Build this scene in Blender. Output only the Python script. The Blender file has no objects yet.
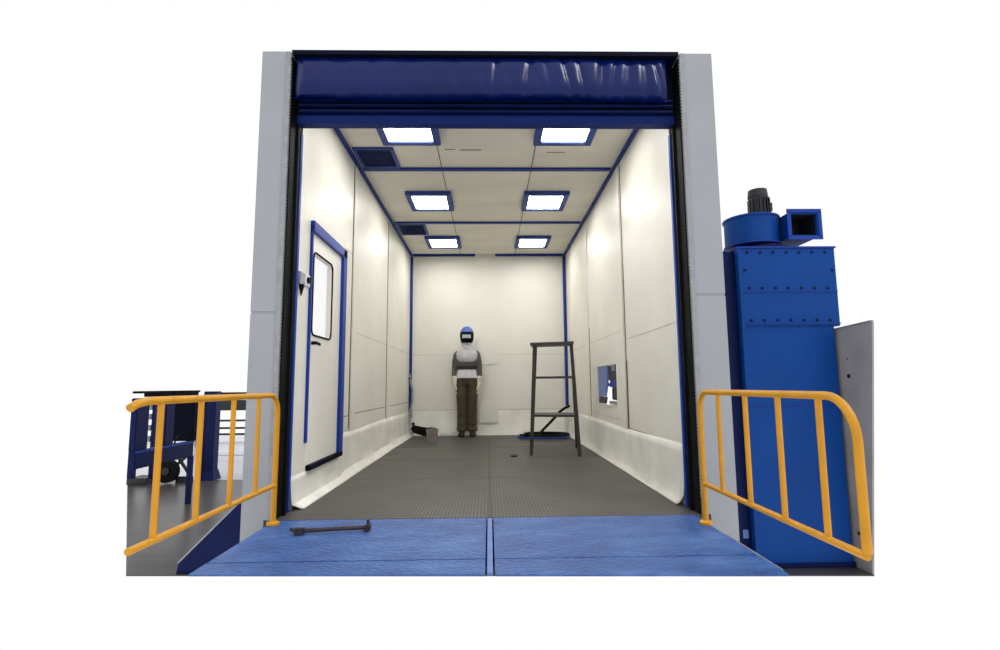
import bpy, bmesh, math, random
from mathutils import Vector, Matrix
random.seed(7)
S = bpy.context.scene
COL = S.collection

# ------------------------------------------------------------------ camera
F_PX, PITCH, YAW, ROLL, CAM_H = 522.867, 0.115328, 0.021488, -0.008296, 0.78328
cp, sp, cy, sy = math.cos(PITCH), math.sin(PITCH), math.cos(YAW), math.sin(YAW)
fwd = Vector((sy*cp, cy*cp, sp))
r0 = Vector((cy, -sy, 0)); u0 = r0.cross(fwd)
rr = r0*math.cos(ROLL) + u0*math.sin(ROLL); uu = rr.cross(fwd)
cam_data = bpy.data.cameras.new('camera'); cam = bpy.data.objects.new('camera', cam_data)
COL.objects.link(cam)
M = Matrix((rr, uu, -fwd)).transposed().to_4x4(); M.translation = Vector((0, 0, CAM_H))
cam.matrix_world = M
cam_data.sensor_fit = 'HORIZONTAL'; cam_data.sensor_width = 36.0
cam_data.lens = F_PX/1000.0*36.0
cam_data.clip_start = 0.05; cam_data.clip_end = 200
S.camera = cam

# ------------------------------------------------------------------ world, exposure
W = bpy.data.worlds.new('world'); S.world = W; W.use_nodes = True
bg = W.node_tree.nodes['Background']
bg.inputs['Color'].default_value = (1, 1, 1, 1); bg.inputs['Strength'].default_value = 1.0
S.view_settings.view_transform = 'Standard'; S.view_settings.look = 'None'
S.view_settings.exposure = 0.0; S.view_settings.gamma = 1.0
S.view_settings.use_curve_mapping = False
LAMP = 24.0            # emission of the six ceiling panels

added_key_d = bpy.data.lights.new('added_key', 'SUN'); added_key_d.energy = 0.9; added_key_d.angle = math.radians(12)  # added soft directional light for pad highlights and tower, standing in for unseen workshop lights
added_key = bpy.data.objects.new('added_key', added_key_d); COL.objects.link(added_key)
added_key.rotation_euler = Vector((-0.50, 0.34, -0.95)).to_track_quat('-Z', 'Y').to_euler()   # direction the light travels

# ------------------------------------------------------------------ materials
def lin(c):
    return tuple(((v/255.0)/12.92 if v/255.0 <= 0.04045 else ((v/255.0+0.055)/1.055)**2.4) for v in c)

def mat(name, rgb, rough=0.5, metal=0.0, vary=0.0, vscale=6.0, bump=0.0, bscale=30.0, spec=0.5, emit=0.0, stretch=(1, 1, 1), coat=0.0):
    m = bpy.data.materials.new(name); m.use_nodes = True
    nt = m.node_tree; p = nt.nodes['Principled BSDF']
    c = lin(rgb) + (1.0,)
    p.inputs['Base Color'].default_value = c
    p.inputs['Roughness'].default_value = rough
    p.inputs['Metallic'].default_value = metal
    p.inputs['Specular IOR Level'].default_value = spec
    p.inputs['Coat Weight'].default_value = coat
    tc = nt.nodes.new('ShaderNodeTexCoord'); mp = nt.nodes.new('ShaderNodeMapping')
    mp.inputs['Scale'].default_value = stretch
    nt.links.new(tc.outputs['Object'], mp.inputs['Vector'])
    if vary > 0:
        n = nt.nodes.new('ShaderNodeTexNoise'); n.inputs['Scale'].default_value = vscale
        n.inputs['Detail'].default_value = 5
        nt.links.new(mp.outputs['Vector'], n.inputs['Vector'])
        r = nt.nodes.new('ShaderNodeValToRGB')
        r.color_ramp.elements[0].position = 0.3; r.color_ramp.elements[1].position = 0.7
        r.color_ramp.elements[0].color = tuple(v*(1-vary) for v in c[:3]) + (1,)
        r.color_ramp.elements[1].color = tuple(min(1, v*(1+vary*0.6)) for v in c[:3]) + (1,)
        nt.links.new(n.outputs['Fac'], r.inputs['Fac'])
        nt.links.new(r.outputs['Color'], p.inputs['Base Color'])
    if bump > 0:
        n2 = nt.nodes.new('ShaderNodeTexNoise'); n2.inputs['Scale'].default_value = bscale
        n2.inputs['Detail'].default_value = 3
        nt.links.new(mp.outputs['Vector'], n2.inputs['Vector'])
        b = nt.nodes.new('ShaderNodeBump'); b.inputs['Strength'].default_value = bump
        b.inputs['Distance'].default_value = 0.02
        nt.links.new(n2.outputs['Fac'], b.inputs['Height'])
        nt.links.new(b.outputs['Normal'], p.inputs['Normal'])
    if emit > 0:
        p.inputs['Emission Color'].default_value = (1, 0.985, 0.94, 1)
        p.inputs['Emission Strength'].default_value = emit
    return m

WALL = mat('coated wall panel', (227, 224, 213), 0.44, vary=0.07, vscale=1.6, bump=0.10, bscale=3.0)
BACKW = mat('coated back panel', (227, 225, 215), 0.47, vary=0.05, vscale=1.4, bump=0.06, bscale=3.0)
CEIL = mat('ceiling panel', (221, 216, 203), 0.5, vary=0.10, vscale=1.3, bump=0.04, bscale=4, stretch=(0.6, 2, 1))
SKIRT = mat('sheet skirting', (233, 231, 223), 0.38, vary=0.12, vscale=3.5, bump=0.16, bscale=5)
BLUE = mat('blue painted trim', (20, 58, 150), 0.45, spec=.25, vary=0.12, vscale=5)
TRIM = mat('blue corner trim', (24, 52, 130), 0.5, spec=.25, vary=0.1, vscale=5)
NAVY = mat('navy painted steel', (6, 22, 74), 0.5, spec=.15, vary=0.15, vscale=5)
FRAME = mat('lamp frame steel', (44, 68, 140), 0.5, spec=.3, vary=0.1)
DUCT = mat('blue ducting', (4, 65, 141), 0.5, spec=.16, vary=0.10, vscale=2.2, bump=0.05, bscale=4)
VINYL = mat('blue vinyl', (2, 24, 86), 0.26, spec=.26, vary=0.18, vscale=2.5, bump=0.25, bscale=6, stretch=(1.5, 1, 0.5))
HBAR = mat('dark blue header steel', (6, 34, 100), 0.5, spec=.15, vary=0.1)
HDARK = mat('near black blue steel', (3, 7, 30), 0.7, spec=.1, vary=0.3)
BLACK = mat('black rubber', (10, 10, 11), 0.7, spec=.15, vary=0.3, vscale=14, bump=0.2, bscale=60)
GREY = mat('grey column paint', (158, 162, 168), 0.6, spec=.3, vary=0.06, vscale=2.0, bump=0.04)
GREYB = mat('grey column guide', (148, 151, 155), 0.6, vary=0.15, vscale=20)
PANELG = mat('grey sheet panel', (160, 157, 157), 0.7, spec=.2, vary=0.2, vscale=3.5)
YEL = mat('yellow paint', (208, 146, 26), 0.4, spec=.35, vary=0.10, vscale=12)
LADM = mat('dark ladder steel', (58, 54, 52), 0.5, metal=0.3, vary=0.2, vscale=15)
ROD = mat('worn dark steel', (66, 52, 60), 0.5, metal=0.4, vary=0.4, vscale=30)
DARKM = mat('dark motor iron', (26, 28, 34), 0.5, vary=0.3, vscale=10)
DUCTIN = mat('duct interior', (8, 12, 26), 0.7, vary=0.2)
WHITEP = mat('white door sheet', (236, 233, 224), 0.38, vary=0.04, vscale=2)
CHROME = mat('grey metal', (150, 152, 160), 0.45, metal=0.1, vary=0.15)
BUCKET = mat('grey plastic', (128, 122, 118), 0.6, vary=0.25, vscale=12)
ORANGE = mat('orange sticker', (214, 122, 48), 0.6, vary=0.1)
JOINT = mat('dark joint', (104, 98, 86), 0.8, vary=0.3, vscale=20)
SEAM = mat('pale joint', (196, 190, 174), 0.7, vary=0.2, vscale=10)
SLATM = mat('grey slats', (132, 134, 146), 0.5, vary=0.2)
PALEB = mat('pale blue steel', (96, 122, 190), 0.4, vary=0.25, vscale=8)
TROU = mat('brown work cloth', (70, 61, 45), 0.9, vary=0.3, vscale=14, bump=0.5, bscale=22)
JACK = mat('dark grey cloth', (86, 84, 82), 0.9, vary=0.2, vscale=12, bump=0.5, bscale=22)
JACKL = mat('light grey cape cloth', (184, 184, 188), 0.85, vary=0.15, vscale=14, bump=0.4, bscale=22)
HEM = mat('pale shirt cloth', (202, 202, 206), 0.9, vary=0.1, vscale=14, bump=0.3)
HOOD = mat('white hood cloth', (226, 226, 230), 0.85, vary=0.06, bump=0.3)
HELM = mat('blue helmet shell', (74, 104, 184), 0.3, vary=0.08)
GLOVE = mat('pale glove leather', (214, 206, 190), 0.8, vary=0.1, vscale=20)
BOOT = mat('black boot leather', (15, 13, 13), 0.6, vary=0.2)
SKIN = mat('skin', (196, 150, 122), 0.55, vary=0.06)
LENS = mat('visor lens', (190, 196, 206), 0.12, vary=0.05)
LAMPM = mat('lamp diffuser', (250, 250, 248), 0.5, emit=LAMP)
CONC = mat('dark workshop floor', (70, 66, 68), 0.32, vary=0.30, vscale=2.4, bump=0.06, bscale=10, stretch=(0.5, 2.2, 1))
GLAREF = mat('workshop floor with painted glare', (186, 188, 200), 0.25, vary=0.16, vscale=1.1, stretch=(0.6, 1.6, 1))  # glare on the shiny far floor, painted as a pale base colour
WIRE = mat('white cable', (224, 222, 214), 0.5, vary=0.05)

def glass_mat():
    m = bpy.data.materials.new('window glass'); m.use_nodes = True
    nt = m.node_tree; out = nt.nodes['Material Output']; nt.nodes.remove(nt.nodes['Principled BSDF'])
    t = nt.nodes.new('ShaderNodeBsdfTransparent'); g = nt.nodes.new('ShaderNodeBsdfGlossy'); mx = nt.nodes.new('ShaderNodeMixShader')
    g.inputs['Roughness'].default_value = 0.05; mx.inputs['Fac'].default_value = 0.03
    t.inputs['Color'].default_value = (0.99, 0.99, 0.99, 1)
    nt.links.new(t.outputs[0], mx.inputs[1]); nt.links.new(g.outputs[0], mx.inputs[2]); nt.links.new(mx.outputs[0], out.inputs['Surface'])
    return m
GLASS = glass_mat()

def grating_mat():
    """Steel grating: cross bars and dark cells, in object space."""
    m = bpy.data.materials.new('steel grating'); m.use_nodes = True
    nt = m.node_tree; p = nt.nodes['Principled BSDF']; L = nt.links.new
    tc = nt.nodes.new('ShaderNodeTexCoord'); sx = nt.nodes.new('ShaderNodeSeparateXYZ'); L(tc.outputs['Object'], sx.inputs[0])
    def bars(axis, pitch, duty):
        a = nt.nodes.new('ShaderNodeMath'); a.operation = 'DIVIDE'; L(sx.outputs[axis], a.inputs[0]); a.inputs[1].default_value = pitch
        b = nt.nodes.new('ShaderNodeMath'); b.operation = 'FRACT'; L(a.outputs[0], b.inputs[0])
        c = nt.nodes.new('ShaderNodeMath'); c.operation = 'LESS_THAN'; L(b.outputs[0], c.inputs[0]); c.inputs[1].default_value = duty
        return c
    bx_, by_ = bars('X', 0.022, 0.40), bars('Y', 0.040, 0.34)
    mx = nt.nodes.new('ShaderNodeMath'); mx.operation = 'MAXIMUM'; L(bx_.outputs[0], mx.inputs[0]); L(by_.outputs[0], mx.inputs[1])
    n = nt.nodes.new('ShaderNodeTexNoise'); n.inputs['Scale'].default_value = 2.2; n.inputs['Detail'].default_value = 6; L(tc.outputs['Object'], n.inputs['Vector'])
    r1 = nt.nodes.new('ShaderNodeValToRGB'); L(n.outputs['Fac'], r1.inputs['Fac'])
    r1.color_ramp.elements[0].position = .3; r1.color_ramp.elements[1].position = .72
    r1.color_ramp.elements[0].color = lin((80, 76, 72)) + (1,); r1.color_ramp.elements[1].color = lin((102, 98, 93)) + (1,)
    mc = nt.nodes.new('ShaderNodeMix'); mc.data_type = 'RGBA'
    L(mx.outputs[0], mc.inputs['Factor']); mc.inputs['A'].default_value = lin((38, 36, 35)) + (1,); L(r1.outputs['Color'], mc.inputs['B'])
    L(mc.outputs['Result'], p.inputs['Base Color'])
    p.inputs['Roughness'].default_value = 0.5; p.inputs['Metallic'].default_value = 0.15
    b = nt.nodes.new('ShaderNodeBump'); b.inputs['Strength'].default_value = 0.35; b.inputs['Distance'].default_value = 0.01
    L(mx.outputs[0], b.inputs['Height']); L(b.outputs['Normal'], p.inputs['Normal'])
    return m
GRATE = grating_mat()

def tread_mat():
    """Blue painted tread plate with worn patches and small raised tears."""
    m = bpy.data.materials.new('blue tread plate'); m.use_nodes = True
    nt = m.node_tree; p = nt.nodes['Principled BSDF']; L = nt.links.new
    tc = nt.nodes.new('ShaderNodeTexCoord')
    n = nt.nodes.new('ShaderNodeTexNoise'); n.inputs['Scale'].default_value = 3.0; n.inputs['Detail'].default_value = 8; n.inputs['Roughness'].default_value = 0.7
    mp = nt.nodes.new('ShaderNodeMapping'); mp.inputs['Scale'].default_value = (1, 2.2, 1); L(tc.outputs['Object'], mp.inputs['Vector']); L(mp.outputs[0], n.inputs['Vector'])
    r = nt.nodes.new('ShaderNodeValToRGB'); L(n.outputs['Fac'], r.inputs['Fac'])
    r.color_ramp.elements[0].position = .3; r.color_ramp.elements[1].position = .75
    r.color_ramp.elements[0].color = lin((30, 66, 130)) + (1,); r.color_ramp.elements[1].color = lin((90, 128, 188)) + (1,)
    e = r.color_ramp.elements.new(.52); e.color = lin((52, 94, 160)) + (1,)
    L(r.outputs['Color'], p.inputs['Base Color'])
    v = nt.nodes.new('ShaderNodeTexVoronoi'); v.inputs['Scale'].default_value = 34
    mp2 = nt.nodes.new('ShaderNodeMapping'); mp2.inputs['Rotation'].default_value = (0, 0, .78); mp2.inputs['Scale'].default_value = (1, 2.4, 1)
    L(tc.outputs['Object'], mp2.inputs['Vector']); L(mp2.outputs[0], v.inputs['Vector'])
    b = nt.nodes.new('ShaderNodeBump'); b.inputs['Strength'].default_value = 0.8; b.inputs['Distance'].default_value = 0.010; b.invert = True
    L(v.outputs['Distance'], b.inputs['Height']); L(b.outputs['Normal'], p.inputs['Normal'])
    p.inputs['Roughness'].default_value = 0.42
    return m
TREAD = tread_mat()

# ------------------------------------------------------------------ mesh helpers
class MB:
    def __init__(s): s.bm = bmesh.new()
    def box(s, x0, x1, y0, y1, z0, z1, bev=0.0):
        g = bmesh.ops.create_cube(s.bm, size=1.0)
        for v in g['verts']:
            v.co = Vector(((x0+x1)/2 + v.co.x*(x1-x0), (y0+y1)/2 + v.co.y*(y1-y0), (z0+z1)/2 + v.co.z*(z1-z0)))
        if bev > 0:
            es = list({e for v in g['verts'] for e in v.link_edges})
            bmesh.ops.bevel(s.bm, geom=es, offset=bev, segments=2, affect='EDGES', clamp_overlap=True)
        return s
    def bar(s, a, b, w, d=None, up=(0, 0, 1), bev=0.0):
        """Rectangular bar from a to b, w wide and d deep."""
        d = d or w; a = Vector(a); b = Vector(b); ax = (b-a); L = ax.length; ax.normalize()
        upv = Vector(up)
        if abs(ax.dot(upv)) > 0.98: upv = Vector((0, 1, 0))
        sx = ax.cross(upv).normalized(); sz = sx.cross(ax)
        g = bmesh.ops.create_cube(s.bm, size=1.0)
        for v in g['verts']:
            v.co = (a+b)/2 + sx*v.co.x*w + ax*v.co.y*L + sz*v.co.z*d
        if bev > 0:
            es = list({e for v in g['verts'] for e in v.link_edges})
            bmesh.ops.bevel(s.bm, geom=es, offset=bev, segments=2, affect='EDGES')
        return s
    def rings(s, rings, cap=True, closed=False):
        prev = None; first = None
        for ring in rings:
            vs = [s.bm.verts.new(p) for p in ring]
            if prev:
                n = len(vs)
                for i in range(n):
                    s.bm.faces.new((prev[i], prev[(i+1) % n], vs[(i+1) % n], vs[i]))
            else: first = vs
            prev = vs
        if cap:
            s.bm.faces.new(list(reversed(first))); s.bm.faces.new(prev)
        return s
    def tube(s, pts, r, n=12, cap=True):
        pts = [Vector(p) for p in pts]; out = []
        rs = r if isinstance(r, (list, tuple)) else [r]*len(pts)
        nrm = None
        for i, p in enumerate(pts):
            t = (pts[min(i+1, len(pts)-1)] - pts[max(i-1, 0)]).normalized()
            if nrm is None:
                h = Vector((0, 0, 1)) if abs(t.z) < .9 else Vector((1, 0, 0))
                nrm = t.cross(h).normalized()
            else:
                nrm = (nrm - t*nrm.dot(t)).normalized()
            bn = t.cross(nrm)
            out.append([p + (nrm*math.cos(2*math.pi*k/n) + bn*math.sin(2*math.pi*k/n))*rs[i] for k in range(n)])
        return s.rings(out, cap)
    def loft(s, secs, n=20):
        """secs: (centre, rx, ry[, yaw]) horizontal ellipses stacked in z."""
        out = []
        for sec in secs:
            c, rx, ry = sec[:3]
            out.append([Vector((c[0]+rx*math.cos(2*math.pi*k/n), c[1]+ry*math.sin(2*math.pi*k/n), c[2])) for k in range(n)])
        return s.rings(out, True)
    def prism(s, poly, axis, a, b):
        """Extrude a polygon of 2-D points along an axis from a to b."""
        def P(u, v, t):
            return {'x': (t, u, v), 'y': (u, t, v), 'z': (u, v, t)}[axis]
        return s.rings([[Vector(P(u, v, a)) for u, v in poly], [Vector(P(u, v, b)) for u, v in poly]], True)
    def cyl(s, c, r, h, axis='z', n=24, r2=None):
        c = Vector(c); ax = {'x': Vector((1, 0, 0)), 'y': Vector((0, 1, 0)), 'z': Vector((0, 0, 1))}[axis]
        a, b = c, c+ax*h
        return s.tube([a, b], [r, r if r2 is None else r2], n)
    def ball(s, c, r, sc=(1, 1, 1), seg=20):
        g = bmesh.ops.create_uvsphere(s.bm, u_segments=seg, v_segments=seg//2+2, radius=r)
        for v in g['verts']:
            v.co = Vector((v.co.x*sc[0], v.co.y*sc[1], v.co.z*sc[2])) + Vector(c)
        return s
    def build(s, name, material, parent=None, smooth=True, org=None):
        bm = s.bm
        bmesh.ops.recalc_face_normals(bm, faces=bm.faces)
        if org is None and parent is not None: org = parent.location
        if org is None:
            xs = [v.co for v in bm.verts]
            org = Vector(((min(v.x for v in xs)+max(v.x for v in xs))/2, (min(v.y for v in xs)+max(v.y for v in xs))/2, min(v.z for v in xs)))
        org = Vector(org)
        wl = org.copy()
        if parent is not None and parent.parent is not None: wl = org
        bmesh.ops.translate(bm, verts=bm.verts, vec=-org)
        me = bpy.data.meshes.new(name); bm.to_mesh(me); bm.free()
        if smooth:
            for f in me.polygons: f.use_smooth = True
            try: me.set_sharp_from_angle(angle=math.radians(35))
            except Exception: pass
        me.materials.append(material)
        o = bpy.data.objects.new(name, me); COL.objects.link(o)
        if parent is None: o.location = org
        else:
            o.parent = parent; o.location = (0, 0, 0)
        return o

def ORG(o):
    """World location of a thing's origin (parts sit at 0,0,0 in it)."""
    while o.parent is not None: o = o.parent
    return o.location.copy()

def part(mb, name, material, parent, **k):
    o = mb.build(name, material, parent, org=ORG(parent), **k)
    return o

def tag(o, label, cat, group=None):
    o['label'] = label; o['category'] = cat
    if group: o['group'] = group
    return o
def thing(name, loc, label, cat, group=None):
    o = bpy.data.objects.new(name, None); COL.objects.link(o); o.location = loc
    o.empty_display_size = 0.1
    return tag(o, label, cat, group)
def struct(mb, name, material, parent=None):
    if parent is None:
        o = mb.build(name, material); o['kind'] = 'structure'; return o
    return part(mb, name, material, parent)

# ------------------------------------------------------------------ dimensions
XL, XR, H, D, PF = -1.284, 1.274, 2.949, 8.5, 3.46      # booth inside: walls, ceiling, back wall, front end
T = 0.06; ZG = -0.5
BY1, BY2 = 5.034, 6.767                                  # ceiling beams

# ------------------------------------------------------------------ ground
b = MB(); b.prism([(-2.525, 3.853), (2.578, 3.626), (2.66, 4.6), (1.6, 9.2), (-1.6, 9.2), (-3.45, 7.62), (-5.12, 7.70)], 'z', ZG-0.008, ZG)
g = struct(b, 'ground', CONC)
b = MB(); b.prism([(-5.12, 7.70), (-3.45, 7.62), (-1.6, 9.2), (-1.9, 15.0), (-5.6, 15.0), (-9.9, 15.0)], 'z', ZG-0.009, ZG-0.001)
g = struct(b, 'ground', GLAREF)
b = MB()
for yy in (10.3, 12.6): b.box(-(yy*.655), -1.9, yy, yy+.09, ZG-0.001, ZG+0.002)
struct(b, 'floor_line', SLATM)

# ------------------------------------------------------------------ booth shell
fl = MB(); fl.box(XL-T, -0.018, PF-0.22, D+T, -0.05, 0.0); fl.box(0.018, XR+T, PF-0.22, D+T, -0.05, 0.0)
fl.box(-0.018, 0.018, PF-0.22, D+T, -0.05, -0.012)
floor = struct(fl, 'floor', GRATE)
floor.location.z += 0; 
b = MB(); b.box(-0.006, 0.006, PF-0.2, D, -0.012, -0.002); part(b, 'centre_strip', JOINT, floor)
b = MB()
for yy in (4.6, 5.75, 6.9, 8.0): b.box(XL+.06, XR-.06, yy, yy+.008, 0.0, 0.0015)
part(b, 'grating_joint', JOINT, floor)
b = MB()
for x0, x1 in ((XL-T, XL-T+.1), (-.05, .05), (XR+T-.1, XR+T)): b.box(x0, x1, 3.9, D+T, ZG, -0.05)
b.box(XL-T, XR+T, D, D+T, ZG, -0.05)
struct(b, 'floor_support', NAVY)

# left wall with the doorway hole (the leaf itself carries the window)
DY0, DY1, DZ0, DZ1 = 3.735, 4.50, 0.24, 1.95
b = MB(); x0, x1 = XL-T, XL
b.box(x0, x1, PF, DY0, 0, H); b.box(x0, x1, DY1, D+T, 0, H); b.box(x0, x1, DY0, DY1, 0, DZ0); b.box(x0, x1, DY0, DY1, DZ1, H)
wl = struct(b, 'wall_left', WALL)
b = MB()
for yy in (4.87, 6.58): b.box(XL, XL+.012, yy, yy+.15, .38, H-.04, .004)
part(b, 'joint_cover', WALL, wl)
b = MB()
b.box(XL, XL+.004, 4.845, 4.868, .40, 1.25); b.box(XL, XL+.004, 4.855, 4.866, 1.25, H-.05); b.box(XL, XL+.004, 6.565, 6.578, .40, H-.05)
for y0, y1, z in ((4.62, 4.84, .52), (5.05, 6.5, .53), (6.76, 8.4, .53)): b.box(XL, XL+.003, y0, y1, z, z+.006)
part(b, 'panel_joint', JOINT, wl)
b = MB()
for y0, y1, z in ((4.6, 4.85, 2.02), (5.05, 6.55, 1.3), (6.75, 8.45, 1.3)): b.box(XL, XL+.003, y0, y1, z, z+.006)
part(b, 'panel_seam', SEAM, wl)

# right wall with the fan opening
OY0, OY1, OZ0, OZ1 = 5.20, 6.16, 0.565, 1.0
b = MB(); x0, x1 = XR, XR+T
b.box(x0, x1, PF, OY0, 0, H); b.box(x0, x1, OY1, D+T, 0, H); b.box(x0, x1, OY0, OY1, 0, OZ0); b.box(x0, x1, OY0, OY1, OZ1, H)
wr = struct(b, 'wall_right', WALL)
b = MB()
for yy in (4.86, 6.58): b.box(XR-.012, XR, yy, yy+.16, .38, H-.04, .004)
part(b, 'joint_cover', WALL, wr)
b = MB()
b.box(XR-.004, XR, 4.80, 4.845, .37, 1.0); b.box(XR-.004, XR, 4.82, 4.84, 1.0, 1.9); b.box(XR-.004, XR, 4.83, 4.84, 1.9, H-.05)
b.box(XR-.004, XR, 6.56, 6.578, .4, 1.5)
for y0, y1, z in ((3.48, 4.8, .385), ): b.box(XR-.003, XR, y0, y1, z, z+.005)
part(b, 'panel_joint', JOINT, wr)
b = MB()
for y0, y1, z in ((3.48, 4.8, 1.2), (5.03, 6.55, 1.3), (6.75, 8.45, 1.3), (5.03, 6.55, .45)): b.box(XR-.003, XR, y0, y1, z, z+.005)
part(b, 'panel_seam', SEAM, wr)

# back wall
b = MB(); b.box(XL-T, XR+T, D, D+T, 0, H)
wb = struct(b, 'wall_back', BACKW)
b = MB(); b.box(-.19, .145, D-.02, D, 1.12, H-.06, .006); b.box(-.19, .145, D-.012, D, .48, 1.12, .004)
part(b, 'joint_cover', BACKW, wb)
b = MB(); b.box(-.165, .14, D-.06, D, .19, .475, .008)
part(b, 'access_cover', BACKW, wb)
b = MB(); b.box(-1.25, -.2, D-.003, D, 1.28, 1.286); b.box(.15, 1.25, D-.003, D, 1.28, 1.286); b.box(-1.25, -.2, D-.004, D, .40, .408); b.box(.15, 1.25, D-.004, D, .40, .408)
part(b, 'panel_seam', SEAM, wb)

# ceiling
b = MB(); b.box(XL-T, XR+T, PF-.03, D+T, H, H+T)
ce = struct(b, 'ceiling', CEIL)
b = MB()
for xx in (-.465, .43): b.box(xx, xx+.008, PF, D-.05, H-.003, H)
part(b, 'panel_joint', JOINT, ce)
b = MB(); b.box(-.40, -.30, 4.60, 4.612, H-.002, H); b.box(-.26, -.06, 4.61, 4.625, H-.002, H); b.box(.55, .72, 4.66, 4.67, H-.002, H)
part(b, 'scuff_mark', JOINT, ce)

# blue trims
def trimbox(n, *a, m=TRIM, bev=.004):
    bb = MB(); bb.box(*a, bev); return struct(bb, n, m)
trimbox('trim_1', XL, XL+.03, PF, D, H-.035, H)
trimbox('trim_2', XR-.03, XR, PF, D, H-.035, H)
trimbox('trim_3', XL+.04, XR-.04, BY1-.03, BY1+.03, H-.02, H)
trimbox('trim_4', XL+.04, XR-.04, BY2-.03, BY2+.03, H-.02, H)
trimbox('trim_5', XL+.04, -.22, D-.05, D, H-.035, H)
trimbox('trim_6', .11, XR-.04, D-.05, D, H-.035, H)
trimbox('trim_7', XL, XL+.04, D-.05, D, .28, H-.045)
trimbox('trim_8', XR-.045, XR, D-.06, D, .46, H-.045)
trimbox('trim_9', XL-.003, XL+.014, PF-.035, PF, .0, 2.51, m=BLUE, bev=.002)
trimbox('trim_10', XR-.014, XR+.003, PF-.035, PF, .0, 2.51, m=BLUE, bev=.002)

# curved sheet skirtings
def skirt(name, xw, sgn, flare, y0, y1):
    bm = bmesh.new(); N = 46
    prof = [(0.002, .385), (.005, .33), (.008, .24), (.012, .15), (.020, .065), (flare-.012, .014), (flare+.003, 0.004)]
    rows = []
    for i in range(N+1):
        t = i/N; y = y0+(y1-y0)*t; row = []
        for j, (dx, z) in enumerate(prof):
            wav = 1+.10*math.sin(t*23+j)*(j > 0)*(j < 5)
            yy = y
            if i == 0: yy = y0 + .0 + (.05 if j == len(prof)-1 else (.03 if j == len(prof)-2 else 0))
            zz = z*((.52 if y < 4.62 and sgn > 0 else 1.0)) + (0.006*math.sin(t*11+1) if j == 0 else 0)
            row.append(bm.verts.new((xw+sgn*dx*wav, yy, zz)))
        rows.append(row)
    for i in range(N):
        for j in range(len(prof)-1):
            bm.faces.new((rows[i][j], rows[i+1][j], rows[i+1][j+1], rows[i][j+1]))
    m_ = MB(); m_.bm.free(); m_.bm = bm
    o = struct(m_, name, SKIRT)
    so = o.modifiers.new('thick', 'SOLIDIFY'); so.thickness = .004; so.offset = 0
    return o
skirt('baseboard_left', XL, 1, .078, PF+.02, D-.01)
skirt('baseboard_right', XR, -1, .052, PF+.005, D-.01)
b = MB()
for x0, x1 in ((XL+.08, -.22), (-.2, XR-.06)): b.prism([(D-.004, .39), (D-.02, .2), (D-.055, .03), (D-.06, .002), (D-.001, .002), (D-.001, .39)], 'x', x0, x1)
struct(b, 'baseboard_back', SKIRT)

# ------------------------------------------------------------------ door in the left wall
dr = MB(); fx0, fx1 = XL-.02, XL+.03
dr.box(fx0, fx1, DY1-.02, DY1+.085, DZ0-.02, DZ1+.03, .004)
dr.box(fx0, fx1, DY0-.03, DY1+.08, DZ1-.045, DZ1+.035, .004)
dr.box(fx0, fx1-.012, DY0-.03, DY0-.005, .40, DZ1, .003)
door = struct(dr, 'door_1', BLUE)
# leaf with a window hole
WY0, WY1, WZ0, WZ1 = 3.775, 4.225, 1.165, 1.765
lf = MB(); lx0, lx1 = XL-.035, XL+.004
lf.box(lx0, lx1, DY0, WY0, DZ0, DZ1-.04); lf.box(lx0, lx1, WY1, DY1-.02, DZ0, DZ1-.04)
lf.box(lx0, lx1, WY0, WY1, DZ0, WZ0); lf.box(lx0, lx1, WY0, WY1, WZ1, DZ1-.04)
part(lf, 'door_leaf', WHITEP, door)
def rrect(y0, y1, z0, z1, r, x, n=6):
    pts = []
    for cyy, czz, a0 in ((y1-r, z1-r, 0), (y0+r, z1-r, 90), (y0+r, z0+r, 180), (y1-r, z0+r, 270)):
        for k in range(n+1):
            a = math.radians(a0+90*k/n); pts.append((x, cyy+r*math.cos(a), czz+r*math.sin(a)))
    return pts
gk = MB(); pts = rrect(WY0-.006, WY1+.006, WZ0-.006, WZ1+.006, .05, lx1+.003); gk.tube(pts+[pts[0]], .0075, 8, cap=False)
part(gk, 'window_gasket', BLACK, door)
gp = MB(); gp.box(XL-.02, XL-.015, WY0-.002, WY1+.002, WZ0-.002, WZ1+.002); part(gp, 'window_pane', GLASS, door)
sl = MB(); sl.box(XL, XL+.035, DY0+.02, DY1+.07, DZ0-.035, DZ0+.002, .004); part(sl, 'door_sill', HDARK, door)
hd = MB(); hd.cyl((XL+.004, 3.79, 1.10), .013, .035, 'x', 14); hd.bar((XL+.04, 3.775, 1.10), (XL+.04, 3.87, 1.095), .014, .02, bev=.003)
part(hd, 'door_handle', BLACK, door)

# pull box beside the door
t = thing('control_box', (XL, 3.53, 1.40), 'small grey box with a black cone under it, on the left wall before the door', 'control box')
b = MB(); b.box(XL, XL+.022, 3.475, 3.565, 1.475, 1.56, .004); part(b, 'housing', CHROME, t)
b = MB(); b.tube([(XL+.016, 3.52, 1.475), (XL+.016, 3.52, 1.455), (XL+.014, 3.52, 1.40)], [.017, .015, .004], 16); part(b, 'cone', BLACK, t)
b = MB(); b.box(XL, XL+.012, 3.60, 3.70, 1.485, 1.575, .005); part(b, 'knob_plate', WHITEP, t)
b = MB(); b.cyl((XL+.012, 3.65, 1.53), .024, .014, 'x', 16, r2=.020); part(b, 'knob', BLACK, t)

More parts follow.
